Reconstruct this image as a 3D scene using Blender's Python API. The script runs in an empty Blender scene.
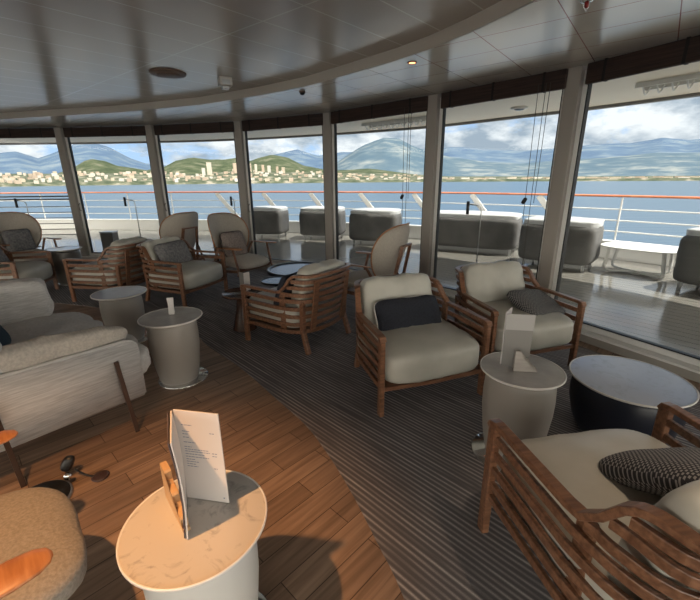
import bpy, bmesh, math, random
from mathutils import Vector, Matrix, noise
PI = math.pi
random.seed(7)
scn = bpy.context.scene
COL = scn.collection

# ------------------------------------------------------------------ camera
cam_d = bpy.data.cameras.new('camera')
cam_d.sensor_width = 36
cam_d.lens = 36*384.7/700
cam_d.clip_end = 90000
cam_d.clip_start = 0.05
cam = bpy.data.objects.new('camera', cam_d)
COL.objects.link(cam)
cam.matrix_world = Matrix.Translation((0, 0, 1.55)) @ Matrix.Rotation(PI/2-.3042, 4, 'X') @ Matrix.Rotation(-.0085, 4, 'Z')
scn.camera = cam

# ------------------------------------------------------------------ world sky with cumulus
w = bpy.data.worlds.new('sky'); scn.world = w
w.use_nodes = True
nt = w.node_tree; nt.nodes.clear()
N = nt.nodes.new; L = nt.links.new
out = N('ShaderNodeOutputWorld'); bg = N('ShaderNodeBackground')
tc = N('ShaderNodeTexCoord'); sep = N('ShaderNodeSeparateXYZ')
L(tc.outputs['Generated'], sep.inputs[0])
cmb = N('ShaderNodeMapping'); cmb.inputs['Scale'].default_value = (1, 1, 2.3); cmb.inputs['Location'].default_value = (.35, .0, .12)
L(tc.outputs['Generated'], cmb.inputs[0])
n1 = N('ShaderNodeTexNoise'); n1.inputs['Scale'].default_value = 3.6; n1.inputs['Detail'].default_value = 10
n1.inputs['Roughness'].default_value = .64; n1.inputs['Distortion'].default_value = .15
L(cmb.outputs[0], n1.inputs['Vector'])
cr = N('ShaderNodeValToRGB')
cr.color_ramp.elements[0].position = .42; cr.color_ramp.elements[0].color = (0, 0, 0, 1)
cr.color_ramp.elements[1].position = .50; cr.color_ramp.elements[1].color = (1, 1, 1, 1)
L(n1.outputs[0], cr.inputs[0])
n2 = N('ShaderNodeTexNoise'); n2.inputs['Scale'].default_value = 9; n2.inputs['Detail'].default_value = 10; n2.inputs['Roughness'].default_value = .6
L(cmb.outputs[0], n2.inputs['Vector'])
cc = N('ShaderNodeValToRGB')
cc.color_ramp.elements[0].position = .40; cc.color_ramp.elements[0].color = (.34, .41, .49, 1)
cc.color_ramp.elements[1].position = .62; cc.color_ramp.elements[1].color = (.86, .88, .90, 1)
L(n2.outputs[0], cc.inputs[0])
sky = N('ShaderNodeValToRGB')
sky.color_ramp.elements[0].position = 0; sky.color_ramp.elements[0].color = (.46, .64, .88, 1)
sky.color_ramp.elements[1].position = .5; sky.color_ramp.elements[1].color = (.16, .36, .75, 1)
L(sep.outputs[2], sky.inputs[0])
mix = N('ShaderNodeMixRGB'); L(cr.outputs[0], mix.inputs[0]); L(sky.outputs[0], mix.inputs[1]); L(cc.outputs[0], mix.inputs[2])

# sky behind the camera is raised and warmed as added fill for the room
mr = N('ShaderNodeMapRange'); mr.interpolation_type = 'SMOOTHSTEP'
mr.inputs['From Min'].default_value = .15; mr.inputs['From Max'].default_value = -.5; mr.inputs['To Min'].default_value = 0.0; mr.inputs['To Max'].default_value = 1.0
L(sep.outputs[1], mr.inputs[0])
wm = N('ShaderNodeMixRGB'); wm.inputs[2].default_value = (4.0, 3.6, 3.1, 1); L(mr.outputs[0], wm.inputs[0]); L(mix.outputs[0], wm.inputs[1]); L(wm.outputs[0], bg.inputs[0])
L(bg.outputs[0], out.inputs[0])

# ------------------------------------------------------------------ sun
sd = bpy.data.lights.new('sun', 'SUN'); sd.energy = 5.0; sd.angle = .01; sd.color = (1, .93, .82)
sun = bpy.data.objects.new('sun', sd); COL.objects.link(sun)
sun.rotation_euler = Vector((.42, -.06, .90)).to_track_quat('Z', 'Y').to_euler()

scn.view_settings.view_transform = 'Standard'
scn.view_settings.look = 'None'
scn.view_settings.exposure = 0.40
scn.view_settings.gamma = 1
scn.view_settings.use_curve_mapping = False

# ------------------------------------------------------------------ material helpers
def mat(name, col, rough=.5, metal=0, spec=.5, emit=None, estr=0):
    m = bpy.data.materials.new(name); m.use_nodes = True
    b = m.node_tree.nodes['Principled BSDF']
    b.inputs['Base Color'].default_value = (*col, 1)
    b.inputs['Roughness'].default_value = rough
    b.inputs['Metallic'].default_value = metal
    b.inputs['Specular IOR Level'].default_value = spec
    if emit:
        b.inputs['Emission Color'].default_value = (*emit, 1); b.inputs['Emission Strength'].default_value = estr
    return m
def parts_of(m):
    nt = m.node_tree
    return nt, nt.nodes['Principled BSDF'], nt.nodes.new, nt.links.new
def noisy(name, c1, c2, scale=(8, 8, 8), rough=.6, detail=4, bump=0, lo=.35, hi=.65, spec=.5, rot=0, bscale=None, metal=0, dist=0):
    m = mat(name, c1, rough, metal, spec); nt, b, N, L = parts_of(m)
    tc = N('ShaderNodeTexCoord'); mp = N('ShaderNodeMapping')
    mp.inputs['Scale'].default_value = scale; mp.inputs['Rotation'].default_value = (0, 0, rot)
    n = N('ShaderNodeTexNoise'); n.inputs['Scale'].default_value = 1; n.inputs['Detail'].default_value = detail
    n.inputs['Distortion'].default_value = dist
    r = N('ShaderNodeValToRGB')
    r.color_ramp.elements[0].position = lo; r.color_ramp.elements[0].color = (*c1, 1)
    r.color_ramp.elements[1].position = hi; r.color_ramp.elements[1].color = (*c2, 1)
    L(tc.outputs['Object'], mp.inputs[0]); L(mp.outputs[0], n.inputs['Vector']); L(n.outputs[0], r.inputs[0]); L(r.outputs[0], b.inputs['Base Color'])
    if bump:
        bp = N('ShaderNodeBump'); bp.inputs['Strength'].default_value = bump; bp.inputs['Distance'].default_value = .01
        L(n.outputs[0], bp.inputs['Height']); L(bp.outputs[0], b.inputs['Normal'])
    return m
def maths(nt, op, a, bb=None, c=None):
    n = nt.nodes.new('ShaderNodeMath'); n.operation = op
    for i, v in enumerate((a, bb, c)):
        if v is None: continue
        if isinstance(v, (int, float)): n.inputs[i].default_value = v
        else: nt.links.new(v, n.inputs[i])
    return n.outputs[0]

M = {}
M['teak'] = noisy('reddish teak wood', (.135, .062, .034), (.26, .128, .072), (9, 60, 60), .33, 4, .04)
M['teak_light'] = noisy('orange teak wood', (.30, .12, .045), (.42, .19, .08), (8, 60, 60), .32, 4)
M['ash'] = noisy('pale ash wood', (.50, .31, .16), (.60, .40, .22), (10, 60, 60), .5)
M['ash_shaded'] = noisy('ash wood greyed for shade', (.34, .31, .285), (.42, .39, .36), (10, 60, 60), .5)  # same light wood as ash, greyed to stand for shade
M['leather'] = noisy('pale sage leather', (.43, .42, .37), (.50, .485, .43), (5, 5, 5), .42, 3, .15)
M['cream_fabric'] = noisy('cream fabric', (.47, .43, .37), (.55, .50, .44), (60, 60, 60), .9, 3, .1)
M['shell'] = noisy('beige wool shell', (.40, .36, .31), (.46, .42, .365), (70, 70, 70), .85, 3, .1)
M['sofa'] = noisy('light woven sofa fabric', (.46, .44, .42), (.62, .60, .575), (110, 9, 150), .9, 4, .2)
M['sofa_cushion'] = noisy('white linen cushion', (.56, .55, .53), (.64, .63, .61), (50, 50, 50), .9, 3, .1)
M['bolster'] = noisy('sand linen bolster', (.43, .39, .34), (.54, .49, .43), (14, 80, 80), .9, 4, .2)
M['taupe_fabric'] = noisy('taupe wool seat', (.23, .21, .185), (.31, .285, .255), (120, 120, 120), .95, 4, .3)
M['navy'] = noisy('black navy pillow fabric', (.012, .014, .022), (.020, .023, .034), (90, 90, 90), .9, 2, .2)
M['teal'] = mat('deep teal fabric', (.012, .035, .055), .9)
M['piping'] = mat('white piping', (.6, .58, .55), .8)
M['grey_pillow'] = noisy('mottled grey pillow', (.10, .10, .105), (.21, .205, .205), (40, 40, 40), .95, 6, .2)
M['brown_pillow'] = noisy('speckled brown pillow', (.19, .15, .135), (.30, .25, .225), (50, 50, 50), .95, 6, .2)
M['black_fabric'] = mat('black pillow back', (.015, .014, .014), .9)
M['drum'] = mat('warm grey lacquer', (.34, .315, .285), .42)
M['drum_white'] = mat('white lacquer', (.62, .62, .60), .4)
M['drum_dark'] = mat('dark taupe lacquer', (.13, .118, .105), .4)
M['navy_lacquer'] = mat('navy black lacquer', (.008, .011, .022), .38)
M['rim'] = mat('white table rim', (.72, .70, .67), .4)
M['chrome'] = mat('chrome', (.8, .8, .8), .08, 1)
M['bronze'] = mat('brown metal leg', (.10, .065, .05), .35, .6)
M['grey_top'] = noisy('smooth grey table top', (.42, .40, .385), (.53, .51, .49), (7, 7, 7), .12, 6)
M['dark_wood'] = noisy('dark walnut', (.05, .022, .014), (.09, .042, .026), (10, 50, 50), .25)
M['black_rim'] = mat('black rim', (.012, .011, .011), .3)
M['glass_top'] = mat('polished smoky top', (.10, .10, .10), .22)
M['paper'] = mat('menu paper', (.66, .62, .60), .6)
M['paper_grey'] = mat('grey menu paper', (.25, .24, .23), .6)
M['paper_dark'] = mat('dark menu back', (.10, .08, .09), .6)
M['ink'] = mat('blue grey ink', (.22, .25, .34), .7)
M['frame_white'] = mat('white window frame', (.80, .80, .78), .35)
M['pillar'] = mat('taupe painted pillar', (.36, .33, .295), .4)
M['gasket'] = mat('black gasket', (.01, .01, .01), .5)
M['wall'] = mat('warm wall paint', (.30, .27, .24), .6)
M['white_paint'] = mat('white marine paint', (.78, .78, .76), .45)
M['handrail'] = noisy('varnished red handrail', (.52, .16, .07), (.62, .23, .11), (3, 3, 3), .35)
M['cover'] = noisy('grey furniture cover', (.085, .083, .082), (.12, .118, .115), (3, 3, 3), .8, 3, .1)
M['cover_top'] = mat('cover top lightened for sun', (.50, .51, .52), .6)  # same cover fabric, its top painted lighter as if sunlit
M['black'] = mat('black plastic', (.012, .012, .013), .35)
M['cord'] = mat('dark cord', (.05, .045, .04), .7)
M['canopy'] = mat('cream canopy paint', (.82, .73, .58), .5)
M['steel'] = mat('brushed steel', (.5, .5, .5), .3, 1)
M['steel_grey'] = mat('grey painted steel', (.16, .165, .17), .45)
M['vent'] = mat('brown vent', (.20, .125, .09), .5)
M['white_plastic'] = mat('white plastic', (.6, .57, .52), .4)
M['bulb'] = mat('warm bulb', (1, .5, .25), .4, emit=(1, .38, .15), estr=3)

def marble(name, base, vein, rough=.22):
    m = mat(name, base, rough); nt, b, N, L = parts_of(m)
    tc = N('ShaderNodeTexCoord')
    n = N('ShaderNodeTexNoise'); n.inputs['Scale'].default_value = 11; n.inputs['Detail'].default_value = 9; n.inputs['Distortion'].default_value = 1.6
    n.inputs['Roughness'].default_value = .62
    r = N('ShaderNodeValToRGB'); e = r.color_ramp.elements
    e[0].position = .30; e[0].color = (*vein, 1); e[1].position = .47; e[1].color = (*base, 1)
    L(tc.outputs['Object'], n.inputs['Vector']); L(n.outputs[0], r.inputs[0]); L(r.outputs[0], b.inputs['Base Color'])
    return m
M['marble'] = marble('cream marble', (.56, .53, .49), (.33, .31, .30))
M['marble_blue'] = marble('cool white marble', (.52, .56, .68), (.43, .46, .56), .12)

# woven black and white pillow
m = mat('black and white basket weave', (.3, .3, .3), .95); nt, b, N, L = parts_of(m)
tc = N('ShaderNodeTexCoord'); sp = N('ShaderNodeSeparateXYZ'); L(tc.outputs['Object'], sp.inputs[0])
row = maths(nt, 'MULTIPLY', sp.outputs[2], 105)
rf = maths(nt, 'FLOOR', row)
off = maths(nt, 'MULTIPLY', maths(nt, 'MODULO', rf, 2), .5)
colx = maths(nt, 'FRACT', maths(nt, 'ADD', maths(nt, 'MULTIPLY', sp.outputs[0], 66), off))
a = maths(nt, 'LESS_THAN', colx, .56); bb = maths(nt, 'LESS_THAN', maths(nt, 'FRACT', row), .62)
k = maths(nt, 'MULTIPLY', a, bb)
r = N('ShaderNodeMixRGB'); r.inputs[1].default_value = (.035, .035, .04, 1); r.inputs[2].default_value = (.30, .29, .28, 1)
L(k, r.inputs[0]); L(r.outputs[0], b.inputs['Base Color'])
M['weave'] = m

# wood floor: planks laid at 46 degrees
m = mat('oak plank floor', (.2, .1, .05), .34, spec=.4); nt, b, N, L = parts_of(m)
tc = N('ShaderNodeTexCoord'); mp = N('ShaderNodeMapping'); mp.inputs['Rotation'].default_value = (0, 0, math.radians(-46))
L(tc.outputs['Object'], mp.inputs[0])
br = N('ShaderNodeTexBrick'); br.inputs['Scale'].default_value = 1
br.inputs['Brick Width'].default_value = .62; br.inputs['Row Height'].default_value = .125; br.inputs['Mortar Size'].default_value = .0025
br.inputs['Mortar Smooth'].default_value = .4; br.offset = .37
br.inputs['Color1'].default_value = (.23, .155, .11, 1); br.inputs['Color2'].default_value = (.35, .238, .168, 1); br.inputs['Mortar'].default_value = (.08, .05, .034, 1)
L(mp.outputs[0], br.inputs['Vector'])
mp2 = N('ShaderNodeMapping'); mp2.inputs['Scale'].default_value = (1.6, 22, 1); L(mp.outputs[0], mp2.inputs[0])
n = N('ShaderNodeTexNoise'); n.inputs['Scale'].default_value = 1.4; n.inputs['Detail'].default_value = 7; n.inputs['Distortion'].default_value = .5; L(mp2.outputs[0], n.inputs['Vector'])
r = N('ShaderNodeValToRGB'); r.color_ramp.elements[0].position = .3; r.color_ramp.elements[0].color = (.62, .60, .58, 1); r.color_ramp.elements[1].position = .7; r.color_ramp.elements[1].color = (1.25, 1.25, 1.25, 1)
L(n.outputs[0], r.inputs[0])
mu = N('ShaderNodeMixRGB'); mu.blend_type = 'MULTIPLY'; mu.inputs[0].default_value = 1; L(br.outputs[0], mu.inputs[1]); L(r.outputs[0], mu.inputs[2]); L(mu.outputs[0], b.inputs['Base Color'])
M['wood_floor'] = m

# carpet: irregular pale stripes running at -45 degrees
m = mat('striped charcoal carpet', (.05, .045, .045), .95, spec=.15); nt, b, N, L = parts_of(m)
tc = N('ShaderNodeTexCoord'); mp = N('ShaderNodeMapping'); mp.inputs['Rotation'].default_value = (0, 0, math.radians(45))
L(tc.outputs['Object'], mp.inputs[0])
def streak(sx, sy, det=2, dist=0):
    q = N('ShaderNodeMapping'); q.inputs['Scale'].default_value = (sx, sy, 1); L(mp.outputs[0], q.inputs[0])
    n = N('ShaderNodeTexNoise'); n.inputs['Scale'].default_value = 1; n.inputs['Detail'].default_value = det; n.inputs['Distortion'].default_value = dist
    L(q.outputs[0], n.inputs['Vector']); return n.outputs[0]
sp = N('ShaderNodeSeparateXYZ'); L(mp.outputs[0], sp.inputs[0])
wob = maths(nt, 'MULTIPLY', maths(nt, 'SUBTRACT', streak(.5, 1.4, 1), .5), .05)
s = maths(nt, 'SINE', maths(nt, 'MULTIPLY', maths(nt, 'ADD', sp.outputs[1], wob), 2*PI/.028))
s = maths(nt, 'MULTIPLY', maths(nt, 'ADD', s, 1), .5)
s = maths(nt, 'POWER', s, 2.2)
brk = streak(2.2, 34, 3)
s = maths(nt, 'MULTIPLY', s, maths(nt, 'MULTIPLY', maths(nt, 'SUBTRACT', brk, .28), 2.6))
pile = N('ShaderNodeTexNoise'); pile.inputs['Scale'].default_value = 260; L(tc.outputs['Object'], pile.inputs['Vector'])
s = maths(nt, 'MULTIPLY', s, maths(nt, 'ADD', maths(nt, 'MULTIPLY', pile.outputs[0], 1.1), .4))
r = N('ShaderNodeMixRGB'); r.inputs[1].default_value = (.135, .124, .128, 1); r.inputs[2].default_value = (.50, .465, .45, 1); r.use_clamp = True
L(s, r.inputs[0]); L(r.outputs[0], b.inputs['Base Color'])
bp = N('ShaderNodeBump'); bp.inputs['Strength'].default_value = .4; bp.inputs['Distance'].default_value = .004; L(pile.outputs[0], bp.inputs['Height']); L(bp.outputs[0], b.inputs['Normal'])
M['carpet'] = m

def lined(name, base, line, ang, sp1, sp2=None, lw=.012, rough=.3, spec=.5, extra=None, metal=0, phase=0, phase2=0):
    """panels with fine joints: spacing sp1 across direction `ang`, sp2 along it"""
    m = mat(name, base, rough, metal, spec); nt, b, N, L = parts_of(m)
    tc = N('ShaderNodeTexCoord'); sp = N('ShaderNodeSeparateXYZ'); L(tc.outputs['Object'], sp.inputs[0])
    def dot(a, b_): return maths(nt, 'ADD', maths(nt, 'MULTIPLY', sp.outputs[0], a), maths(nt, 'MULTIPLY', sp.outputs[1], b_))
    s_, c_ = math.sin(ang), math.cos(ang)
    f1 = maths(nt, 'FRACT', maths(nt, 'DIVIDE', maths(nt, 'ADD', dot(s_, -c_), 100*sp1+phase), sp1))
    k = maths(nt, 'LESS_THAN', f1, lw/sp1)
    if sp2:
        f2 = maths(nt, 'FRACT', maths(nt, 'DIVIDE', maths(nt, 'ADD', dot(c_, s_), 100*sp2+phase2), sp2))
        k = maths(nt, 'MAXIMUM', k, maths(nt, 'LESS_THAN', f2, lw/sp2))
    for (a, b_, c) in (extra or []):
        k = maths(nt, 'MAXIMUM', k, maths(nt, 'LESS_THAN', maths(nt, 'ABSOLUTE', maths(nt, 'SUBTRACT', dot(a, b_), c)), lw*.5))
    r = N('ShaderNodeMixRGB'); r.inputs[1].default_value = (*base, 1); r.inputs[2].default_value = (*line, 1)
    L(k, r.inputs[0]); L(r.outputs[0], b.inputs['Base Color'])
    bp = N('ShaderNodeBump'); bp.inputs['Strength'].default_value = .5; bp.inputs['Distance'].default_value = .01; bp.invert = True
    L(k, bp.inputs['Height']); L(bp.outputs[0], b.inputs['Normal'])
    return m
M['ceiling'] = lined('satin ceiling planks', (.58, .53, .48), (.80, .76, .71), math.radians(47), .392, None, .011, .22, .7,
                     [(math.cos(math.radians(52)), math.sin(math.radians(52)), 2.08)], phase=.19, metal=.3)  # pale joint lines paint in the highlight along the plank seams
M['soffit'] = lined('satin soffit tiles', (.78, .735, .66), (.36, .155, .14), math.radians(-38), .37, .55, .006, .20, .7, metal=.3, phase=.10, phase2=.1)
M['deck'] = lined('wet teak deck', (.21, .20, .18), (.07, .065, .06), math.radians(-52), .14, None, .008, .13, .9)
M['blind'] = lined('brown woven blind', (.045, .024, .018), (.02, .01, .008), 0, .4, None, .03, .7)

# blind slat pattern along z
m = mat('brown bamboo blind', (.05, .03, .02), .7); nt, b, N, L = parts_of(m)
tc = N('ShaderNodeTexCoord'); mp = N('ShaderNodeMapping'); mp.inputs['Scale'].default_value = (2, 2, 70); L(tc.outputs['Object'], mp.inputs[0])
n = N('ShaderNodeTexNoise'); n.inputs['Scale'].default_value = 1; n.inputs['Detail'].default_value = 3; L(mp.outputs[0], n.inputs['Vector'])
r = N('ShaderNodeValToRGB'); r.color_ramp.elements[0].position = .35; r.color_ramp.elements[0].color = (.018, .009, .007, 1); r.color_ramp.elements[1].position = .7; r.color_ramp.elements[1].color = (.06, .032, .024, 1)
L(n.outputs[0], r.inputs[0]); L(r.outputs[0], b.inputs['Base Color'])
M['blind'] = m

# glass: mostly clear with real reflections
m = bpy.data.materials.new('window glass'); m.use_nodes = True; nt = m.node_tree; nt.nodes.clear()
o = nt.nodes.new('ShaderNodeOutputMaterial'); t = nt.nodes.new('ShaderNodeBsdfTransparent'); gl = nt.nodes.new('ShaderNodeBsdfGlossy'); mxs = nt.nodes.new('ShaderNodeMixShader'); fr = nt.nodes.new('ShaderNodeFresnel')
t.inputs[0].default_value = (.93, .95, .95, 1); gl.inputs['Roughness'].default_value = 0.0; fr.inputs[0].default_value = 1.18
nt.links.new(fr.outputs[0], mxs.inputs[0]); nt.links.new(t.outputs[0], mxs.inputs[1]); nt.links.new(gl.outputs[0], mxs.inputs[2]); nt.links.new(mxs.outputs[0], o.inputs[0])
M['glass'] = m

# ------------------------------------------------------------------ geometry helpers
def obj(name, bm, m, parent=None, smooth=False):
    me = bpy.data.meshes.new(name)
    bmesh.ops.recalc_face_normals(bm, faces=bm.faces[:])
    if smooth:
        for f in bm.faces: f.smooth = True
    bm.to_mesh(me); bm.free()
    me.materials.append(M[m] if isinstance(m, str) else m)
    o = bpy.data.objects.new(name, me); COL.objects.link(o)
    if parent: o.parent = parent
    return o
def tag(o, label, cat, group=None):
    o['label'] = label; o['category'] = cat
    if group: o['group'] = group
    return o
def thing(name, label, cat, loc=(0, 0, 0), rz=0, group=None):
    o = bpy.data.objects.new(name, None); COL.objects.link(o)
    o.location = loc; o.rotation_euler = (0, 0, rz); o.empty_display_size = .1
    return tag(o, label, cat, group)
def struct(name, bm, m, parent=None, smooth=False):
    o = obj(name, bm, m, parent, smooth)
    if not parent: o['kind'] = 'structure'
    return o
def add_box(bm, size, loc=(0, 0, 0), rot=None, bevel=0):
    mtx = Matrix.Translation(loc)
    if rot: mtx = mtx @ (rot if isinstance(rot, Matrix) else Matrix.Rotation(rot, 4, 'Z'))
    r = bmesh.ops.create_cube(bm, size=1, matrix=mtx @ Matrix.Diagonal((*size, 1)))
    if bevel:
        es = list({e for v in r['verts'] for e in v.link_edges})
        bmesh.ops.bevel(bm, geom=es, offset=bevel, segments=2, affect='EDGES', profile=.6)
def sweep(bm, pts, wd, ht, n=4, up=Vector((0, 0, 1)), closed=False, taper=None):
    """sweep a rounded-rectangle (n=4) or round (n>4) section; wd across, ht along up"""
    pts = [Vector(p) for p in pts]; rings = []
    K = len(pts)
    for i, p in enumerate(pts):
        if closed: d = pts[(i+1) % K]-pts[i-1]
        else: d = pts[min(i+1, K-1)]-pts[max(i-1, 0)]
        d.normalize()
        u = up - d*up.dot(d)
        if u.length < 1e-3: u = Vector((0, 1, 0)) - d*d.y
        u.normalize(); s = d.cross(u)
        # mitre widening
        k = 1
        if 0 < i < K-1 and not closed:
            a = (pts[i]-pts[i-1]).normalized(); c = a.dot((pts[i+1]-pts[i]).normalized()); k = min(1.5, 1/max(.3, math.sqrt((1+c)/2)))
        tp = taper[i] if taper else 1
        ring = []
        if n == 4:
            ch = .18
            sec = [(-.5+ch*.5, -.5), (.5-ch*.5, -.5), (.5, -.5+ch*.5), (.5, .5-ch*.5), (.5-ch*.5, .5), (-.5+ch*.5, .5), (-.5, .5-ch*.5), (-.5, -.5+ch*.5)]
        else:
            sec = [(.5*math.cos(2*PI*j/n), .5*math.sin(2*PI*j/n)) for j in range(n)]
        for (x, y) in sec: ring.append(bm.verts.new(p + s*x*wd*tp*k + u*y*ht*tp))
        rings.append(ring)
    m_ = len(rings[0])
    R = range(K) if closed else range(K-1)
    for i in R:
        A, B = rings[i], rings[(i+1) % K]
        for j in range(m_): bm.faces.new((A[j], A[(j+1) % m_], B[(j+1) % m_], B[j]))
    if not closed:
        bm.faces.new(rings[0][::-1]); bm.faces.new(rings[-1])
def lathe(bm, prof, n=48, loc=(0, 0, 0), cap=True):
    rings = []
    for (r, z) in prof:
        rings.append([bm.verts.new((loc[0]+r*math.cos(2*PI*j/n), loc[1]+r*math.sin(2*PI*j/n), loc[2]+z)) for j in range(n)])
    for A, B in zip(rings, rings[1:]):
        for j in range(n): bm.faces.new((A[j], A[(j+1) % n], B[(j+1) % n], B[j]))
    if cap:
        bm.faces.new(rings[0][::-1]); bm.faces.new(rings[-1])
def prism(bm, pts, z0, z1):
    lo = [bm.verts.new((p[0], p[1], z0)) for p in pts]; hi = [bm.verts.new((p[0], p[1], z1)) for p in pts]
    n = len(pts)
    fs = [bm.faces.new(lo[::-1]), bm.faces.new(hi)]
    for i in range(n): bm.faces.new((lo[i], lo[(i+1) % n], hi[(i+1) % n], hi[i]))
    bmesh.ops.triangulate(bm, faces=fs)
def cushion(bm, size, loc=(0, 0, 0), rot=None, e=4.5, crown=0, wr=.004, seed=0, n=14, pinch=0):
    """soft box: superquadric with crown and wrinkles"""
    sx, sy, sz = (s*.5 for s in size)
    mtx = Matrix.Translation(loc) @ (rot if rot else Matrix())
    old = set(bm.verts)
    r = bmesh.ops.create_cube(bm, size=2)
    geo = r['verts']; es = list({e_ for v in geo for e_ in v.link_edges})
    res = bmesh.ops.subdivide_edges(bm, edges=es, cuts=n, use_grid_fill=True)
    vs = [v for v in bm.verts if v not in old]
    for v in vs:
        x, y, z = v.co
        k = (abs(x)**e+abs(y)**e+abs(z)**e)**(-1/e)
        x, y, z = x*k, y*k, z*k
        if pinch:
            t = (max(0, 1-x**4)*max(0, 1-y**4))**.5
            z = z*(.18+.82*t)
        if crown and z > 0: z += crown/sz*(1-x*x)*(1-y*y)
        p = Vector((x*sx, y*sy, z*sz))
        nn = noise.noise(Vector((p.x*7+seed, p.y*7, p.z*7)))+.5*noise.noise(Vector((p.x*18+seed, p.y*18, p.z*18)))
        p *= 1+wr*nn/max(.05, p.length)*1.0
        v.co = mtx @ p
def pillow(name, size, m, label, loc, rot, piping=None, group=None, back=None):
    """flat throw pillow standing in its own x-z plane, thickness along y"""
    t = bpy.data.objects.new(name, None); COL.objects.link(t); t.location = loc; t.rotation_euler = rot; tag(t, label, 'pillow', group)
    W_, H_, T_ = size
    bm = bmesh.new(); cushion(bm, (W_, H_, T_), (0, 0, 0), Matrix.Rotation(PI/2, 4, 'X'), 7, 0, .008, W_*31+loc[0], 16, 1)
    obj('cover', bm, m, t, True)
    if piping:
        bm = bmesh.new(); pts = []
        for i in range(64):
            a = 2*PI*i/64; c, s = math.cos(a), math.sin(a)
            k = (abs(c)**7+abs(s)**7)**(-1/7)
            pts.append((c*k*W_/2*1.0, 0, s*k*H_/2*1.0))
        sweep(bm, pts, .012, .012, 6, closed=True, up=Vector((0, 1, 0)))
        obj('piping', bm, piping, t, True)
    return t
def copy_tree(o, parent=None):
    c = o.copy(); COL.objects.link(c)
    if parent: c.parent = parent
    for ch in o.children: copy_tree(ch, c)
    return c
def Rx(a): return Matrix.Rotation(a, 4, 'X')
def Ry(a): return Matrix.Rotation(a, 4, 'Y')
def Rz(a): return Matrix.Rotation(a, 4, 'Z')
def smooth_path(pts, k=6, closed=False):
    """Catmull-Rom"""
    P = [Vector(p) for p in pts]; o = []; n = len(P)
    for i in range(n if closed else n-1):
        if closed: a, b_, c, d = P[i-1], P[i], P[(i+1) % n], P[(i+2) % n]
        else: a, b_, c, d = P[max(i-1, 0)], P[i], P[i+1], P[min(i+2, n-1)]
        for j in range(k):
            t = j/k
            o.append(.5*((2*b_)+(c-a)*t+(2*a-5*b_+4*c-d)*t*t+(3*b_-a-3*c+d)*t**3))
    if not closed: o.append(P[-1])
    return o

# ------------------------------------------------------------------ THE SETTING: room shell
WIN = [(-9.0, 7.85), (-7.25, 7.90), (-5.45, 7.83), (-3.66, 7.64), (-1.93, 7.22), (-.33, 6.44), (1.02, 5.22), (2.10, 4.03), (2.92, 2.55), (3.52, .9), (3.9, -.8), (4.1, -2.6), (2.3, -4), (.4, -4), (-1.5, -4), (-3.4, -4), (-5.3, -4), (-7.2, -4), (-9, -4), (-9, -2.1), (-9, -.1), (-9, 1.9), (-9, 3.9), (-9, 5.9), (-9, 7.85)]  # unseen back and left-rear glazing is added to bring in fill light
NV = 12
# the posts were measured on their left edges: slide every node half a post along the wall
_w = [Vector(p) for p in WIN]
for _i in range(1, 9):
    _t = (_w[_i+1]-_w[_i]).normalized(); _s = {7: .05, 5: .06}.get(_i, .08)
    WIN[_i] = (_w[_i].x+_t.x*_s, _w[_i].y+_t.y*_s)
HT = 2.5
COF = [(-9, 7.05), (-7, 6.95), (-5.54, 6.70), (-4.55, 6.44), (-3.31, 6.13), (-1.94, 5.60), (-1.05, 5.05), (-.45, 4.60), (.02, 4.11), (.40, 3.70), (.63, 3.40), (.82, 3.08), (.96, 2.79), (1.08, 2.50), (1.30, 1.6), (1.45, .5), (1.55, -1), (1.6, -2.6)]
WIN2 = [(x*1.0, y*1.0) for x, y in WIN]
def outward(i, d):
    a = Vector(WIN[max(i-1, 0)]); b_ = Vector(WIN[min(i+1, len(WIN)-1)]); t = (b_-a).normalized()
    n = Vector((-t.y, t.x)); return Vector(WIN[i]) + n*d     # left of travel = outward
bm = bmesh.new()
prism(bm, [tuple(outward(i, .12)) for i in range(len(WIN)-1)], -.12, 0)
struct('floor', bm, 'wood_floor')
CARPET = smooth_path([(-9, 5.7, 0), (-6, 5.5, 0), (-4.4, 5.05, 0), (-3.4, 4.75, 0), (-2.5, 4.4, 0), (-1.72, 3.86, 0), (-1.40, 3.47, 0), (-.95, 3.0, 0), (-.55, 2.5, 0), (-.30, 2.18, 0), (-.13, 1.88, 0), (.0, 1.6, 0), (.11, 1.32, 0), (.20, 1.07, 0), (.3, .6, 0), (.38, -.2, 0), (.4, -2.6, 0)], 4)
bm = bmesh.new()
prism(bm, [(p.x, p.y) for p in CARPET] + [(4.02, -2.6)] + [tuple(outward(i, -.22)) for i in range(NV-2, 0, -1)] + [(-9, 7.6)], 0.0, .005)
struct('floor_carpet', bm, 'carpet')
# ceiling
bm = bmesh.new(); prism(bm, [(-9, 8.1), (-3, 8.0), (1.5, 5.5), (3.5, 2.5), (4.5, -2.6), (4.5, -5), (-9, -5)], 2.59, 2.67)
struct('ceiling', bm, 'ceiling')
bm = bmesh.new(); prism(bm, [tuple(outward(i, .10)) for i in range(NV)] + COF[::-1], HT, 2.588)
struct('ceiling_soffit', bm, 'soffit')
bm = bmesh.new(); sweep(bm, [(x, y, 2.545) for x, y in COF], .014, .09)
struct('trim_1', bm, mat('soffit edge trim', (.56, .52, .46), .4))
# sill running below the panes
bm = bmesh.new(); bm2 = bmesh.new()
for i in range(len(WIN)-1):
    q = [tuple(outward(j, k)) for j, k in ((i, -.10), (i+1, -.10), (i+1, .10), (i, .10))]
    prism(bm, q, .006, .085)
    q = [tuple(outward(j, k)) for j, k in ((i, -.12), (i+1, -.12), (i+1, .10), (i, .10))]
    prism(bm2, q, .086, .105)
struct('trim_2', bm, mat('grey sill paint', (.36, .34, .31), .45))
struct('trim_3', bm2, 'frame_white')
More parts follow.
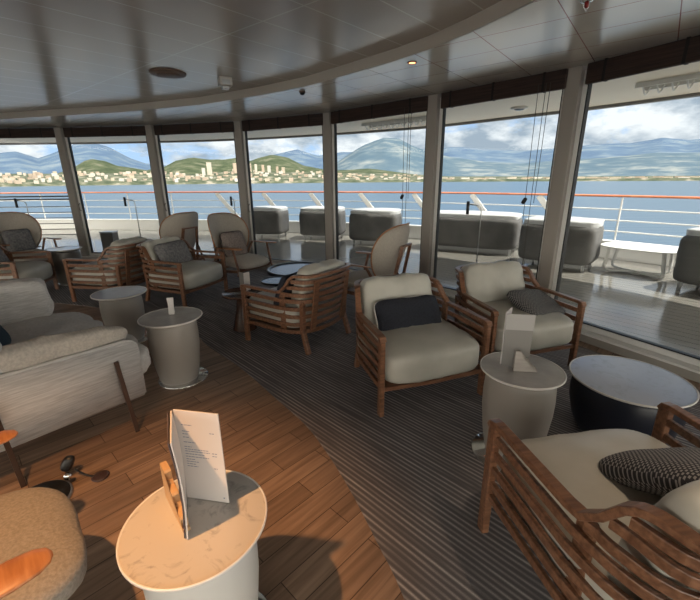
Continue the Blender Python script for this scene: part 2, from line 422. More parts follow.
# windows and pillars
for i in range(len(WIN)-1):
    A, B = Vector(WIN[i]), Vector(WIN[i+1]); d = (B-A); ln = d.length; ang = math.atan2(d.y, d.x); mid = (A+B)/2
    if A.x < -8.9 and B.x < -8.9 and A.y > -.5 and i > 12:
        bm = bmesh.new(); add_box(bm, (ln, .10, 2.45), (0, 0, 1.28)); o = struct('wall_left', bm, 'wall'); o.location = (mid.x, mid.y, 0); o.rotation_euler = (0, 0, ang)
        continue
    e = bpy.data.objects.new('window_%d' % (i+1), None); COL.objects.link(e); e['kind'] = 'structure'
    e.location = (mid.x, mid.y, 0); e.rotation_euler = (0, 0, ang)
    hw = ln/2-.085
    bm = bmesh.new()
    for s in (-1, 1): add_box(bm, (.055, .06, 2.36), (s*hw, 0, 1.29), bevel=.004)
    add_box(bm, (2*hw, .06, .05), (0, 0, .135)); add_box(bm, (2*hw, .06, .06), (0, 0, 2.45))
    obj('window_frame', bm, 'frame_white', e)
    bm = bmesh.new()
    for s in (-1, 1): add_box(bm, (.010, .05, 2.26), (s*(hw-.033), 0, 1.29))
    add_box(bm, (2*hw-.07, .05, .01), (0, 0, .166))
    obj('gasket', bm, 'gasket', e)
    bm = bmesh.new(); add_box(bm, (2*hw-.06, .006, 2.28), (0, .005, 1.30)); obj('glass', bm, 'glass', e)
    if 2 <= i <= 6:
        bm = bmesh.new(); sweep(bm, [(hw*-1+.01, -.035, 1.0), (hw*-1+.01, -.065, 1.02), (hw*-1+.01, -.065, 1.12), (hw*-1+.01, -.035, 1.14)], .014, .014, 6)
        if i in (2, 3, 4): obj('window_handle', bm, 'black', e, True)
        else: bm.free()
for i in range(1, len(WIN)):
    p = outward(i, -.015); d = Vector(WIN[min(i+1, len(WIN)-1)])-Vector(WIN[i-1]); ang = math.atan2(d.y, d.x)
    bm = bmesh.new(); add_box(bm, (.135, .17, 2.42), (0, 0, 1.29), bevel=.006)
    o = struct('trim_%d' % (i+3), bm, 'pillar'); o.location = (p.x, p.y, 0); o.rotation_euler = (0, 0, ang)
pos = ['far left corner', 'left end by the grey railing', 'left with the green harbour hill', 'with the tower block outside', 'with two covered armchairs outside', 'with the tall bare mountain outside', 'with the long covered sofa outside', 'rightmost, above the white deck table', 'right side out of view', 'right side rear', 'right side end']
for i in range(0, 8):
    A, B = Vector(WIN[i]), Vector(WIN[i+1]); d = (B-A); ln = d.length; ang = math.atan2(d.y, d.x); mid = (A+B)/2
    n = Vector((d.y, -d.x)).normalized(); c = mid + n*.09
    t = thing('bamboo_blind', 'rolled-up brown bamboo blind over the window ' + pos[i], 'blind', (c.x, c.y, 0), ang, 'bamboo blinds over the windows')
    bm = bmesh.new(); add_box(bm, (ln-.20, .05, .165), (.035, 0, 2.415), bevel=.012)
    obj('slat_bundle', bm, 'blind', t)
    for q in (-.33, 0, .33):
        bm = bmesh.new(); add_box(bm, (.022, .06, .168), (q*ln, 0, 2.415)); obj('strap', bm, 'black_fabric', t)

# ------------------------------------------------------------------ outside: deck, canopy, rail
RAIL = [(-14, 13.2), (-10, 13.3), (-6.1, 12.8), (-2.2, 12.1), (1.7, 10.6), (4.1, 8.75), (5.95, 6.7), (7.1, 4.6), (8.0, 2.2), (8.8, -2)]
RP = smooth_path([(x, y, 0) for x, y in RAIL], 6)
bm = bmesh.new()
prism(bm, [tuple(outward(i, .13)) for i in range(NV)] + [(8.9, -2.6)] + [(p.x, p.y) for p in RP[::-1]] + [(-14, 8)], -.12, -.005)
struct('deck_floor', bm, 'deck')
EDGE = [(-14, 12.0), (-9.65, 11.95), (-7.0, 11.9), (-3.9, 11.5), (-1.3, 10.6), (1.5, 9.1), (3.1, 7.6), (4.0, 6.65), (5.0, 5.3), (5.9, 3.4), (6.6, 1), (7, -2.6)]
bm = bmesh.new()
prism(bm, [tuple(outward(i, .11)) for i in range(NV)] + [(p.x, p.y) for p in smooth_path([(x, y, 0) for x, y in EDGE], 4)[::-1]] + [(-14, 8)], 2.62, 2.74)
struct('deck_canopy', bm, 'canopy')
bm = bmesh.new(); sweep(bm, smooth_path([(x, y, 2.60) for x, y in EDGE], 4), .08, .05)
struct('canopy_gutter', bm, mat('grey gutter', (.22, .21, .20), .5))

rail = thing('deck_railing', 'white ship railing with a varnished red wooden handrail around the deck', 'railing', (0, 0, 0))
bm = bmesh.new(); sweep(bm, [(p.x, p.y, 1.2) for p in RP], .09, .045, 8); obj('handrail', bm, 'handrail', rail, True)
for z in (.95, .74, .53):
    bm = bmesh.new(); sweep(bm, [(p.x, p.y, z) for p in RP], .028, .028, 6); obj('rail_bar', bm, 'white_paint', rail, True)
bm = bmesh.new(); sweep(bm, [(p.x, p.y, .16) for p in RP], .05, .33); obj('bulwark', bm, 'white_paint', rail)
bm = bmesh.new(); sweep(bm, [(p.x, p.y, .335) for p in RP], .20, .025); obj('ledge', bm, 'white_paint', rail)
def along(path, s):
    acc = 0
    for a, b_ in zip(path, path[1:]):
        l = (b_-a).length
        if acc+l >= s: return a+(b_-a)*((s-acc)/l), (b_-a).normalized()
        acc += l
    return path[-1], (path[-1]-path[-2]).normalized()
tot = sum((b_-a).length for a, b_ in zip(RP, RP[1:]))
s = .6
while s < tot:
    p, t = along(RP, s); n = Vector((t.y, -t.x, 0)); slope = .75 if -4.5 < p.x < 5.2 else 0
    bm = bmesh.new()
    sweep(bm, [p+Vector((0, 0, 1.17)), p+t*slope*.95+n*(.0)+Vector((0, 0, .34))], .06 if slope else .035, .12 if slope else .035, 4 if slope else 6, up=t)
    obj('stanchion', bm, 'white_paint', rail)
    s += 1.55

gr = thing('side_railing', 'grey metal railing with many thin bars outside the leftmost window', 'railing', (0, 0, 0))
GP = [Vector((-13, 9.6, 0)), Vector((-9.5, 9.9, 0)), Vector((-6.95, 10.0, 0))]
for z in (1.20, 1.13):
    bm = bmesh.new(); sweep(bm, [p+Vector((0, 0, z)) for p in GP], .06, .035, 8); obj('top_rail', bm, 'steel_grey', gr, True)
for i in range(6):
    bm = bmesh.new(); sweep(bm, [p+Vector((0, 0, .95-i*.14)) for p in GP], .02, .02, 6); obj('bar', bm, 'steel_grey', gr, True)
for f in (0, .33, .66, 1.0):
    p = GP[0].lerp(GP[2], f); bm = bmesh.new(); sweep(bm, [p, p+Vector((0, 0, 1.18))], .04, .04, 6, up=Vector((0, 1, 0))); obj('post', bm, 'steel_grey', gr, True)

# hooked deck lights
def deck_light(x, y, lab, rz=0):
    t = thing('deck_light', lab, 'deck light', (x, y, 0), rz)
    bm = bmesh.new(); sweep(bm, [(0, 0, 0), (0, 0, 1.02), (-.02, 0, 1.08), (-.07, 0, 1.10), (-.22, 0, 1.12)], .022, .022, 8, up=Vector((0, 1, 0))); obj('pole', bm, 'steel', t, True)
    bm = bmesh.new(); sweep(bm, [(-.24, 0, 1.17), (-.24, 0, .95)], .055, .055, 8, up=Vector((0, 1, 0))); obj('lamp_head', bm, 'black', t, True)
    bm = bmesh.new(); lathe(bm, [(.09, 0), (.09, .012), (.03, .02)], 20); obj('base', bm, 'steel', t, True)
deck_light(2.30, 6.85, 'thin hooked metal pole light in front of the long covered sofa')
deck_light(-5.35, 9.9, 'thin hooked pole light on the deck left of the tower block')
deck_light(-2.9, 10.0, 'thin pole light seen behind the facing high-back chair', PI/2)
deck_light(-7.9, 9.7, 'thin hooked pole light outside by the leftmost window')

# covered deck furniture
def covered(x, y, rz, wd, dp, h, lab, name='covered_armchair', cat='covered furniture'):
    t = thing(name, lab, cat, (x, y, 0), rz)
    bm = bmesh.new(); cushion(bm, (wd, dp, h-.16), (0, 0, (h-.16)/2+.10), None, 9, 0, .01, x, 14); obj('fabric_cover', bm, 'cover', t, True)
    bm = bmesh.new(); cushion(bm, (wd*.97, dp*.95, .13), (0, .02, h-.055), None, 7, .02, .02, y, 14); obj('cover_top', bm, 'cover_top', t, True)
    for sx in (-1, 1):
        for sy in (-1, 1):
            bm = bmesh.new(); add_box(bm, (.04, .04, .14), (sx*(wd/2-.12), sy*(dp/2-.12), .065)); obj('leg', bm, 'steel', t)
covered(-2.28, 11.1, math.radians(-10), .98, .8, .82, 'grey covered armchair outside, leftmost beyond the facing high-back chair')
covered(-.72, 10.7, math.radians(-12), 1.15, .8, .83, 'grey covered armchair outside, just left of the middle pillar')
covered(.66, 9.75, math.radians(-18), 1.2, .85, .83, 'grey covered loveseat outside, just right of the middle pillar', 'covered_loveseat')
covered(2.72, 8.7, math.radians(-30), 2.05, .9, .82, 'long grey covered sofa on the deck behind a hooked pole light', 'covered_sofa')
covered(3.83, 7.0, math.radians(-42), 1.22, .85, .84, 'grey covered loveseat outside, partly behind the right-hand pillar', 'covered_loveseat')
covered(5.35, 4.95, math.radians(-60), 1.5, .95, .86, 'dark grey covered sofa outside at the right edge of the photo', 'covered_sofa')

t = thing('deck_coffee_table', 'white rounded-top outdoor coffee table with curved crossing legs', 'table', (4.80, 6.30, 0), math.radians(-52))
bm = bmesh.new(); cushion(bm, (1.12, .78, .045), (0, 0, .44), None, 2.8, 0, 0, 0, 12); obj('table_top', bm, 'white_paint', t, True)
for s in (-1, 1):
    bm = bmesh.new(); sweep(bm, smooth_path([(-.38, s*.22, .42), (-.40, s*.20, .2), (-.38, s*.17, .04), (0, 0, .03), (.38, -s*.17, .04), (.40, -s*.20, .2), (.38, -s*.22, .42)], 5), .05, .03, up=Vector((0, .2, 1))); obj('leg', bm, 'white_paint', t)
t = thing('deck_bin', 'small dark box standing on the deck beside the far railing', 'box', (-5.15, 8.3, 0), 0)
bm = bmesh.new(); add_box(bm, (.26, .22, .50), (0, 0, .25), bevel=.01); obj('body', bm, mat('brown grey bin', (.16, .14, .12), .5), t)
bm = bmesh.new(); add_box(bm, (.28, .24, .03), (0, 0, .515), bevel=.01); obj('lid', bm, 'steel', t)

# canopy fittings
t = thing('canopy_downlight', 'round white flush light under the deck canopy outside', 'ceiling light', (2.72, 6.75, 2.62))
bm = bmesh.new(); lathe(bm, [(.13, 0), (.13, -.02), (.09, -.03)], 28); obj('ring', bm, 'white_plastic', t, True)
bm = bmesh.new(); lathe(bm, [(.085, -.028), (.06, -.04)], 24); obj('lens', bm, 'glass_top', t, True)
for kx, ky, rz_, lab in ((4.05, 4.55, -.95, 'white cable tray under the canopy at the right edge'), (1.0, 8.0, -.7, 'white cable tray under the canopy beyond the centre windows')):
    t = thing('cable_tray', lab, 'cable tray', (kx, ky, 2.5), rz_)
    for s in (-1, 1):
        bm = bmesh.new(); add_box(bm, (1.7, .02, .05), (0, s*.13, .09)); obj('side_rail', bm, 'white_paint', t)
    for i in range(12):
        bm = bmesh.new(); sweep(bm, smooth_path([(-.78+i*.14, -.12, .09), (-.78+i*.14, 0, .0), (-.78+i*.14, .12, .09)], 4), .02, .02, 6); obj('rung', bm, 'white_paint', t)

# ------------------------------------------------------------------ sea, coast, mountains
m = mat('blue sea water', (.045, .085, .13), .30, spec=.5); nt, b, N, L = parts_of(m)
tc = N('ShaderNodeTexCoord'); mp = N('ShaderNodeMapping'); mp.inputs['Scale'].default_value = (.02, .16, 1); L(tc.outputs['Object'], mp.inputs[0])
n = N('ShaderNodeTexNoise'); n.inputs['Scale'].default_value = 1; n.inputs['Detail'].default_value = 8; L(mp.outputs[0], n.inputs['Vector'])
bp = N('ShaderNodeBump'); bp.inputs['Strength'].default_value = .35; bp.inputs['Distance'].default_value = 2.0; L(n.outputs[0], bp.inputs['Height']); L(bp.outputs[0], b.inputs['Normal'])
M['sea'] = m
bm = bmesh.new()
vs = [bm.verts.new(c) for c in ((-60000, 60, -22), (60000, 60, -22), (60000, 60000, -22), (-60000, 60000, -22))]; bm.faces.new(vs)
vs2 = [bm.verts.new(c) for c in ((-60000, -500, -22), (60000, -500, -22))]; bm.faces.new((vs2[0], vs2[1], vs[1], vs[0]))
struct('sea', bm, 'sea')
# ridge profile: for a picture column x (azimuth) the height of the ridge above the horizon in 1/384.7 units
def az(x): return math.atan2((x-350), 384.7*math.cos(.3042)+118*math.sin(.3042))
def interp(tab, x):
    if x <= tab[0][0]: return tab[0][1]
    for (a, p), (b_, q) in zip(tab, tab[1:]):
        if x <= b_: return p+(q-p)*(x-a)/(b_-a)
    return tab[-1][1]
def terrain(name, prof, r0, r1, rpk, m, rough=.12, seed=0, step=3, nr=26, x0=-60, x1=780, foot=0.0):
    bm = bmesh.new(); G = []
    x = x0
    while x <= x1:
        a = az(x); row = []
        cosr = math.cos(a)
        for k in range(nr):
            f = k/(nr-1); r = r0+(r1-r0)*f
            u = (r-rpk)/((rpk-r0) if r < rpk else (r1-rpk)); base = max(0, 1-abs(u)**1.35)
            # height so that the crest reaches the profile (tangent above the horizontal)
            H = interp(prof, x)/402.0*cosr*rpk
            px, py = r*math.sin(a), r*math.cos(a)
            nz = noise.fractal(Vector((px/r0*5+seed, py/r0*5, seed)), 1.0, 2.1, 5)
            h = H*base*(1+rough*2*nz*(1-base*.75)) + (22 if k > 0 else 0)*.6
            h = max(h, -1) + foot*f
            row.append(bm.verts.new((px, py, -22.5 + (h if k else 0))))
        G.append(row); x += step
    for A, B in zip(G, G[1:]):
        for j in range(nr-1): bm.faces.new((A[j], A[j+1], B[j+1], B[j]))
    return struct(name, bm, m, smooth=True)
def land(name, c1, c2, c3, sc):
    m = mat(name, c1, .95, spec=.1); nt, b, N, L = parts_of(m)
    tc = N('ShaderNodeTexCoord'); n = N('ShaderNodeTexNoise'); n.inputs['Scale'].default_value = sc; n.inputs['Detail'].default_value = 9; n.inputs['Roughness'].default_value = .62
    r = N('ShaderNodeValToRGB'); e = r.color_ramp.elements; e[0].position = .38; e[0].color = (*c1, 1); e[1].position = .52; e[1].color = (*c2, 1)
    q = e.new(.66); q.color = (*c3, 1)
    L(tc.outputs['Object'], n.inputs['Vector']); L(n.outputs[0], r.inputs[0]); L(r.outputs[0], b.inputs['Base Color'])
    return m
M['far_land'] = land('forested mountain tinted with haze', (.055, .09, .15), (.075, .115, .17), (.13, .165, .20), .0015)  # blue distance haze is mixed into the base colour
M['mid_land'] = land('green mountain tinted with haze', (.055, .09, .125), (.075, .11, .14), (.18, .20, .205), .0022)  # bluish haze painted into these slopes as well
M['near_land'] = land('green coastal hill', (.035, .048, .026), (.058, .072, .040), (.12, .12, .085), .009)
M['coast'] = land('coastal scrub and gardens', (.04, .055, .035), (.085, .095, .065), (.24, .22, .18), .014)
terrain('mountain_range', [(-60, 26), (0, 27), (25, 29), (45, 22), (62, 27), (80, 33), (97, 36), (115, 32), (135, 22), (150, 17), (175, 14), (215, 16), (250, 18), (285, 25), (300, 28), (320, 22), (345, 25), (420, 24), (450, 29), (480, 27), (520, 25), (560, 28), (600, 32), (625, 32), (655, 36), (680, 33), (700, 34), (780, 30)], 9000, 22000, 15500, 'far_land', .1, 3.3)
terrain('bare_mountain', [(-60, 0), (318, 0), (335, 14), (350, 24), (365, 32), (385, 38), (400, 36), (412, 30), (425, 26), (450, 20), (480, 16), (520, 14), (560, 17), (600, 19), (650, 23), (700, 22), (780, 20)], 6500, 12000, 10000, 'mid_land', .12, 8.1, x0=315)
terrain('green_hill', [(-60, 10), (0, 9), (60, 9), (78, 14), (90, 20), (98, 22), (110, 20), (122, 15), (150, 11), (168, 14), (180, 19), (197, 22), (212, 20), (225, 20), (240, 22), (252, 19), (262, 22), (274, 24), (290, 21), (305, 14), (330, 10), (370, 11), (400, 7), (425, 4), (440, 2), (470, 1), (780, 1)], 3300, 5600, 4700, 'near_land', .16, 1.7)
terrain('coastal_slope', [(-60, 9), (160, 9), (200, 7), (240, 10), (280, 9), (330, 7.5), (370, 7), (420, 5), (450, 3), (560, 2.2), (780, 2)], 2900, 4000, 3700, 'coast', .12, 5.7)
# coastal town: separate little buildings
BC = [(.40, .35, .28), (.43, .39, .34), (.37, .30, .24), (.46, .44, .41), (.32, .26, .21)]
bms = [mat('town render %d' % i, c, .8) for i, c in enumerate(BC)]
roofm = mat('terracotta roof', (.27, .13, .085), .8)
def slope_z(x, r):
    H = interp([(-60, 9), (160, 9), (200, 7), (240, 10), (280, 9), (330, 7.5), (370, 7), (420, 5), (450, 3), (560, 2.2), (780, 2)], x)/402*math.cos(az(x))*3700
    u = (r-3700)/800; return -22.5+13+H*max(0, 1-abs(u)**1.35)
meshes = []
for i in range(5):
    bm = bmesh.new(); add_box(bm, (1, 1, 1), (0, 0, .5)); me_o = obj('proto', bm, bms[i]); meshes.append(me_o.data)
    me_o.data.materials.append(roofm)
    if i % 2 == 0:
        for p in me_o.data.polygons:
            if p.normal.z > .9: p.material_index = 1
    bpy.data.objects.remove(me_o)
placed = []
def building(x, r, wd, dp, h, i, lab, grp=None):
    if len(placed) >= 300: return
    a = az(x); c = (r*math.sin(a), r*math.cos(a)); rad = math.hypot(wd, dp)/2
    if any(math.hypot(c[0]-q[0], c[1]-q[1]) < (rad+q[2])*1.0 for q in placed): return
    placed.append((c[0], c[1], rad))
    o = bpy.data.objects.new('town_building', meshes[i]); COL.objects.link(o)
    a = az(x); o.location = (r*math.sin(a), r*math.cos(a), slope_z(x, r)-4); o.scale = (wd, dp, h+4); o.rotation_euler = (0, 0, -a+random.uniform(-.4, .4))
    tag(o, lab, 'building', grp)
building(212, 3400, 34, 30, 95, 1, 'tall pale tower block rising above the far town')
building(206, 3380, 20, 24, 58, 3, 'narrow pale block left beside the tall tower block')
building(238, 3400, 38, 30, 78, 2, 'pale high-rise at the pillar right of the tower block')
for k, x in enumerate((252, 258, 265, 271, 279, 285)):
    building(x, 3500, 20, 24, 70-k*5, k % 5, 'pale tower of the hillside cluster between the centre-left pillars', 'hillside towers')

rr = random.Random(11)
for k in range(520):
    x = rr.uniform(-8, 425) if k % 5 else rr.uniform(425, 700)
    if 150 < x < 165 and k % 2: x -= 60
    if x > 425: r = rr.uniform(2980, 3150); wd, h = rr.uniform(25, 70), rr.uniform(6, 9)
    elif x > 330: r = rr.uniform(2960, 3500); wd, h = rr.uniform(14, 34), rr.uniform(6, 11)
    else: r = rr.uniform(2915, 3650); wd, h = rr.uniform(12, 32), rr.uniform(8, 22)
    building(x, r, wd, rr.uniform(12, 22), h, rr.randrange(5), 'small pale building of the far waterfront town', 'buildings of the waterfront town')
# ------------------------------------------------------------------ slatted teak lounge chair
def slat_path(z, top=False):
    """U-shaped slat: sides close in towards a rounded, slightly raked back"""
    rake = max(0, z-.30)*.20
    P = [(.408, -.38, z), (.392, .08, z), (.365, .20+rake*.5, z), (.305, .295+rake, z), (.17, .355+rake, z), (0, .375+rake, z)]
    if top:
        if z < .6: P = [(.386, .13, z), (.376, .16, z)] + P[2:]
        else:
            y0 = .188+(z-.625)*.9
            P = [(.366, y0, z), (.348, y0+.05, z)] + P[3:]
    P = P+[(-x, y, zz) for (x, y, zz) in P[-2::-1]]
    return P
def rounded(P):
    a = P[:2]; b_ = P[-2:]
    return [Vector(a[0])]+smooth_path(P[1:-1], 4)+[Vector(b_[1])]
def make_lounge():
    t = thing('lounge_chair', 'x', 'chair')
    for i, z in enumerate((.205, .275, .35, .425, .50)):
        bm = bmesh.new(); sweep(bm, rounded(slat_path(z)), .018, .036); obj('slat', bm, 'teak', t)
    for z in (.625, .685):
        bm = bmesh.new(); sweep(bm, rounded(slat_path(z, True)), .018, .034); obj('back_slat', bm, 'teak', t)
    bm = bmesh.new(); sweep(bm, rounded(slat_path(.56, True)), .018, .036); obj('back_slat', bm, 'teak', t)
    # continuous arm + top rail
    bm = bmesh.new()
    P = [(.408, -.385, .545), (.408, -.372, .568), (.407, -.34, .574), (.392, .06, .574), (.386, .115, .578), (.372, .17, .63), (.358, .215, .70), (.350, .245, .725)]
    rk = (.74-.30)*.20
    Q = smooth_path([(.350, .245, .725), (.335, .285, .735), (.295, .305+rk, .738), (.17, .355+rk, .742), (0, .375+rk, .744)], 5)
    full = [Vector(p) for p in P]+Q[1:]; full = full+[Vector((-v.x, v.y, v.z)) for v in full[-2::-1]]
    sweep(bm, full, .042, .026); obj('arm_rail', bm, 'teak', t)
    for s in (-1, 1):
        bm = bmesh.new(); sweep(bm, [(s*.408, -.365, 0), (s*.408, -.365, .56)], .034, .05, up=Vector((0, 1, 0))); obj('front_leg', bm, 'teak', t)
        bm = bmesh.new(); sweep(bm, [(s*.315, .37, 0), (s*.31, .305, .22), (s*.315, .32, .5)], .04, .045, up=Vector((0, 1, 0))); obj('rear_leg', bm, 'teak', t)
        bm = bmesh.new(); sweep(bm, [(s*.368, .12, .19), (s*.368, .12, .575)], .014, .07, up=Vector((0, 1, 0))); obj('side_board', bm, 'teak', t)
        bm = bmesh.new(); sweep(bm, [(s*.22, .350, .20), (s*.22, .425, .70)], .07, .016, up=Vector((0, 1, 0))); obj('back_board', bm, 'teak', t)
    bm = bmesh.new(); sweep(bm, [(-.39, -.365, .195), (0, -.375, .19), (.39, -.365, .195)], .022, .03)
    add_box(bm, (.72, .62, .02), (0, -.05, .20)); obj('seat_frame', bm, 'teak', t)
    bm = bmesh.new(); cushion(bm, (.755, .72, .245), (0, -.075, .332), None, 6, .035, .012, 2.2, 16); obj('seat_cushion', bm, 'leather', t, True)
    bm = bmesh.new(); cushion(bm, (.62, .17, .42), (0, .255, .595), Rx(math.radians(-17)), 5, 0, .022, 5.1, 16); obj('back_cushion', bm, 'leather', t, True)
    return t
proto = make_lounge()
Zc = .005
def lounge(x, y, deg, label, first=[True]):
    o = proto if first[0] else copy_tree(proto)
    first[0] = False
    o.location = (x, y, Zc); o.rotation_euler = (0, 0, math.radians(deg)); o['label'] = label
    return o
lounge(.47, 2.76, 19, 'slatted teak lounge chair holding a black pillow with white piping')
lounge(1.40, 3.22, 15, 'slatted teak lounge chair at the window behind the grey table with grey menu')
lounge(1.06, 1.075, 188, 'slatted teak lounge chair nearest the camera, seen from behind')
lounge(-.50, 3.72, -126, 'slatted teak lounge chair seen from behind at the centre of the photo')
lounge(-2.28, 5.13, 69, 'slatted teak lounge chair with a mottled grey pillow, facing right')
lounge(-3.28, 5.29, -101, 'slatted teak lounge chair turned away, left of the grey-pillow chair')
lounge(-4.69, 5.12, 100, 'slatted teak lounge chair at far left with an empty pale seat')

def local(x, y, deg, lx, ly):
    a = math.radians(deg); return (x+lx*math.cos(a)-ly*math.sin(a), y+lx*math.sin(a)+ly*math.cos(a))
def put_pillow(name, x, y, deg, lx, ly, z, size, m, label, tilt=-20, twist=0, roll=0, piping=None):
    p = local(x, y, deg, lx, ly)
    return pillow(name, size, m, label, (p[0], p[1], z), (math.radians(tilt), math.radians(roll), math.radians(deg+twist)), piping)
put_pillow('throw_pillow', .47, 2.76, 19, .00, .04, .52, (.54, .33, .14), 'navy', 'black rectangular pillow with white piping on a lounge chair', -32, 0, 0, 'piping')
put_pillow('throw_pillow', 1.40, 3.22, 15, .20, -.10, .50, (.46, .36, .13), 'weave', 'black and white woven pillow lying behind the grey menu', -66, 14, 6)
put_pillow('throw_pillow', 1.06, 1.075, 188, -.15, .0, .565, (.50, .42, .14), 'weave', 'black and white woven pillow on the nearest lounge chair', -58, 0, -4)
put_pillow('throw_pillow', -.52, 3.72, -126, .18, .10, .57, (.38, .34, .12), 'navy', 'dark plain pillow inside the lounge chair seen from behind', -25)
put_pillow('throw_pillow', -2.28, 5.13, 69, -.02, .08, .60, (.52, .36, .15), 'grey_pillow', 'mottled grey pillow on a slatted lounge chair facing right', -24)
put_pillow('throw_pillow', -4.69, 5.12, 100, 0, .1, .58, (.44, .36, .13), 'grey_pillow', 'mottled grey pillow on the far left lounge chair', -22)

# ------------------------------------------------------------------ high-back shell chair
def make_shell():
    t = thing('highback_chair', 'x', 'chair')
    W_, H_ = .37, .36
    bm = bmesh.new(); n = 40; rings = 9; F, Bk = [], []
    tilt = math.radians(17)
    def pos_(u, v, off):
        # u,v in disc; concave
        x = u*W_; zz = v*H_
        y = -.20*(u*u) - .03*v*v
        y += off
        return Vector((x, .33+y*math.cos(tilt)+(zz)*math.sin(tilt), .71+zz*math.cos(tilt)-y*math.sin(tilt)))
    for side, off in ((0, -.035), (1, .03)):
        c = bm.verts.new(pos_(0, 0, off)); prev = None
        for k in range(1, rings+1):
            rr_ = k/rings; o_ = off*(1-rr_**6)
            ring = []
            for j in range(n):
                a = 2*PI*j/n; ca, sa = math.cos(a), math.sin(a)
                e = 2.6; kk = (abs(ca)**e+abs(sa)**e)**(-1/e)
                wdt = 1-.16*max(0, -sa)   # narrower below
                ring.append(bm.verts.new(pos_(ca*kk*rr_*wdt, sa*kk*rr_, o_)))
            if prev is None:
                for j in range(n): bm.faces.new((c, ring[j], ring[(j+1) % n]))
            else:
                for j in range(n): bm.faces.new((prev[j], ring[j], ring[(j+1) % n], prev[(j+1) % n]))
            prev = ring
        (F if side == 0 else Bk).extend(prev)
    for j in range(n): bm.faces.new((F[j], F[(j+1) % n], Bk[(j+1) % n], Bk[j]))
    edge = [(a_.co+b_.co)/2 for a_, b_ in zip(F, Bk)]
    obj('shell_back', bm, 'shell', t, True)
    bm = bmesh.new(); sweep(bm, edge, .016, .016, 6, closed=True, up=Vector((0, 1, 0))); obj('edge_trim', bm, 'teak_light', t, True)
    bm = bmesh.new(); cushion(bm, (.60, .62, .13), (0, -.10, .375), Rx(math.radians(4)), 3.6, .01, .006, 1, 12); obj('seat_cushion', bm, 'cream_fabric', t, True)
    for s in (-1, 1):
        bm = bmesh.new(); P = [(s*.36, -.425, .622), (s*.36, -.415, .623), (s*.361, -.39, .624), (s*.362, -.34, .624), (s*.365, -.2, .622), (s*.37, -.02, .618), (s*.37, .14, .612)]
        sweep(bm, P, .115, .022, 10, taper=[.15, .55, .85, 1, .9, .6, .35]); obj('armrest', bm, 'teak_light', t, True)
        bm = bmesh.new(); sweep(bm, [(s*.34, -.38, 0), (s*.355, -.24, .61)], .032, .036, 8, up=Vector((0, 1, 0))); obj('leg', bm, 'teak', t, True)
        bm = bmesh.new(); sweep(bm, [(s*.30, .40, 0), (s*.35, .06, .61)], .032, .036, 8, up=Vector((0, 1, 0))); obj('leg', bm, 'teak', t, True)
        bm = bmesh.new(); sweep(bm, [(s*.349, -.28, .29), (s*.33, .24, .26)], .024, .04); obj('side_rail', bm, 'teak', t)
    bm = bmesh.new(); sweep(bm, [(-.34, -.27, .285), (.34, -.27, .285)], .024, .04); sweep(bm, [(-.32, .26, .255), (.32, .26, .255)], .024, .04); obj('cross_rail', bm, 'teak', t)
    bm = bmesh.new(); sweep(bm, [(-.17, .285, .26), (-.13, .405, .82), (.13, .405, .82), (.17, .285, .26)], .03, .035, up=Vector((0, 1, .1))); obj('back_bracket', bm, 'teak', t)
    return t
sproto = make_shell()
def shell(x, y, deg, label, first=[True]):
    o = sproto if first[0] else copy_tree(sproto)
    first[0] = False
    o.location = (x, y, Zc); o.rotation_euler = (0, 0, math.radians(deg)); o['label'] = label
    return o
shell(-1.68, 5.82, 60, 'cream high-back shell chair facing right, holding a brown speckled pillow')
shell(.29, 4.55, -118, 'cream high-back shell chair seen from behind at the centre window pillar')
shell(-2.92, 6.45, -118, 'cream high-back shell chair seen from behind, left of the pillow-holding one')
shell(-5.40, 6.36, 62, 'cream high-back shell chair with a grey pillow at the far left window')
s0 = shell(-1.34, .72, 135, 'taupe wool armchair with orange wooden arms at the bottom left corner'); 
s0.location.z = 0
for ch in s0.children:
    if ch.name.startswith('seat_cushion'):
        ch.data = ch.data.copy(); ch.data.materials[0] = M['taupe_fabric']; ch.scale = (1.04, 1.25, 1.08)
    if ch.name.startswith('shell_back'):
        ch.data = ch.data.copy(); ch.data.materials[0] = M['taupe_fabric']
put_pillow('throw_pillow', -1.68, 5.82, 60, .0, .10, .62, (.40, .38, .15), 'brown_pillow', 'brown speckled pillow on the facing cream high-back chair', -18, -8, 0, 'black_fabric')
put_pillow('throw_pillow', -5.40, 6.36, 62, .0, .1, .62, (.40, .38, .13), 'grey_pillow', 'dark grey pillow on the far left high-back chair', -18, 0, 0)

# ------------------------------------------------------------------ drum tables
def drum(name, x, y, h, R, body, top, label, k=1, z=Zc, plate=True, po=None, rb=.80):
    t = thing(name, label, 'side table', (x, y, z))
    bm = bmesh.new(); b0 = R*rb
    lathe(bm, [(b0*.76, .012), (b0*.80, .03), (b0*.90, h*.25), (b0*.99, h*.55), (b0, h*.72), (b0*.97, h*.88), (b0*.93, h-.012)], 56); obj('drum_base', bm, body, t, True)
    bm = bmesh.new(); lathe(bm, [(R*.97, h-.012), (R, h-.006), (R, h+.002), (R*.985, h+.004), (R*.97, h)], 64, cap=False)
    lathe(bm, [(R*.2, h-.012), (R*.97, h-.012)], 64, cap=False); obj('rim', bm, 'rim', t, True)
    bm = bmesh.new(); lathe(bm, [(R*.972, h-.010), (R*.972, h+.001)], 64); obj('table_top', bm, top, t)
    if plate:
        bm = bmesh.new(); lathe(bm, [(b0*1.02, 0), (b0*1.04, .006), (b0*1.0, .012)], 56); ob = obj('foot_plate', bm, 'chrome', t, True); ob.location = (*(po or (.025*R/.23, .01)), 0)
    return t
drum('drum_table', -.485, .94, .54, .217, 'drum_white', 'marble', 'white drum table with cream marble top and open menu, nearest the camera', z=0)
drum('drum_table', .945, 1.91, .54, .219, 'drum', 'grey_top', 'grey drum table carrying a grey menu and stepped card holder', rb=.86, po=(-.035, -.01))
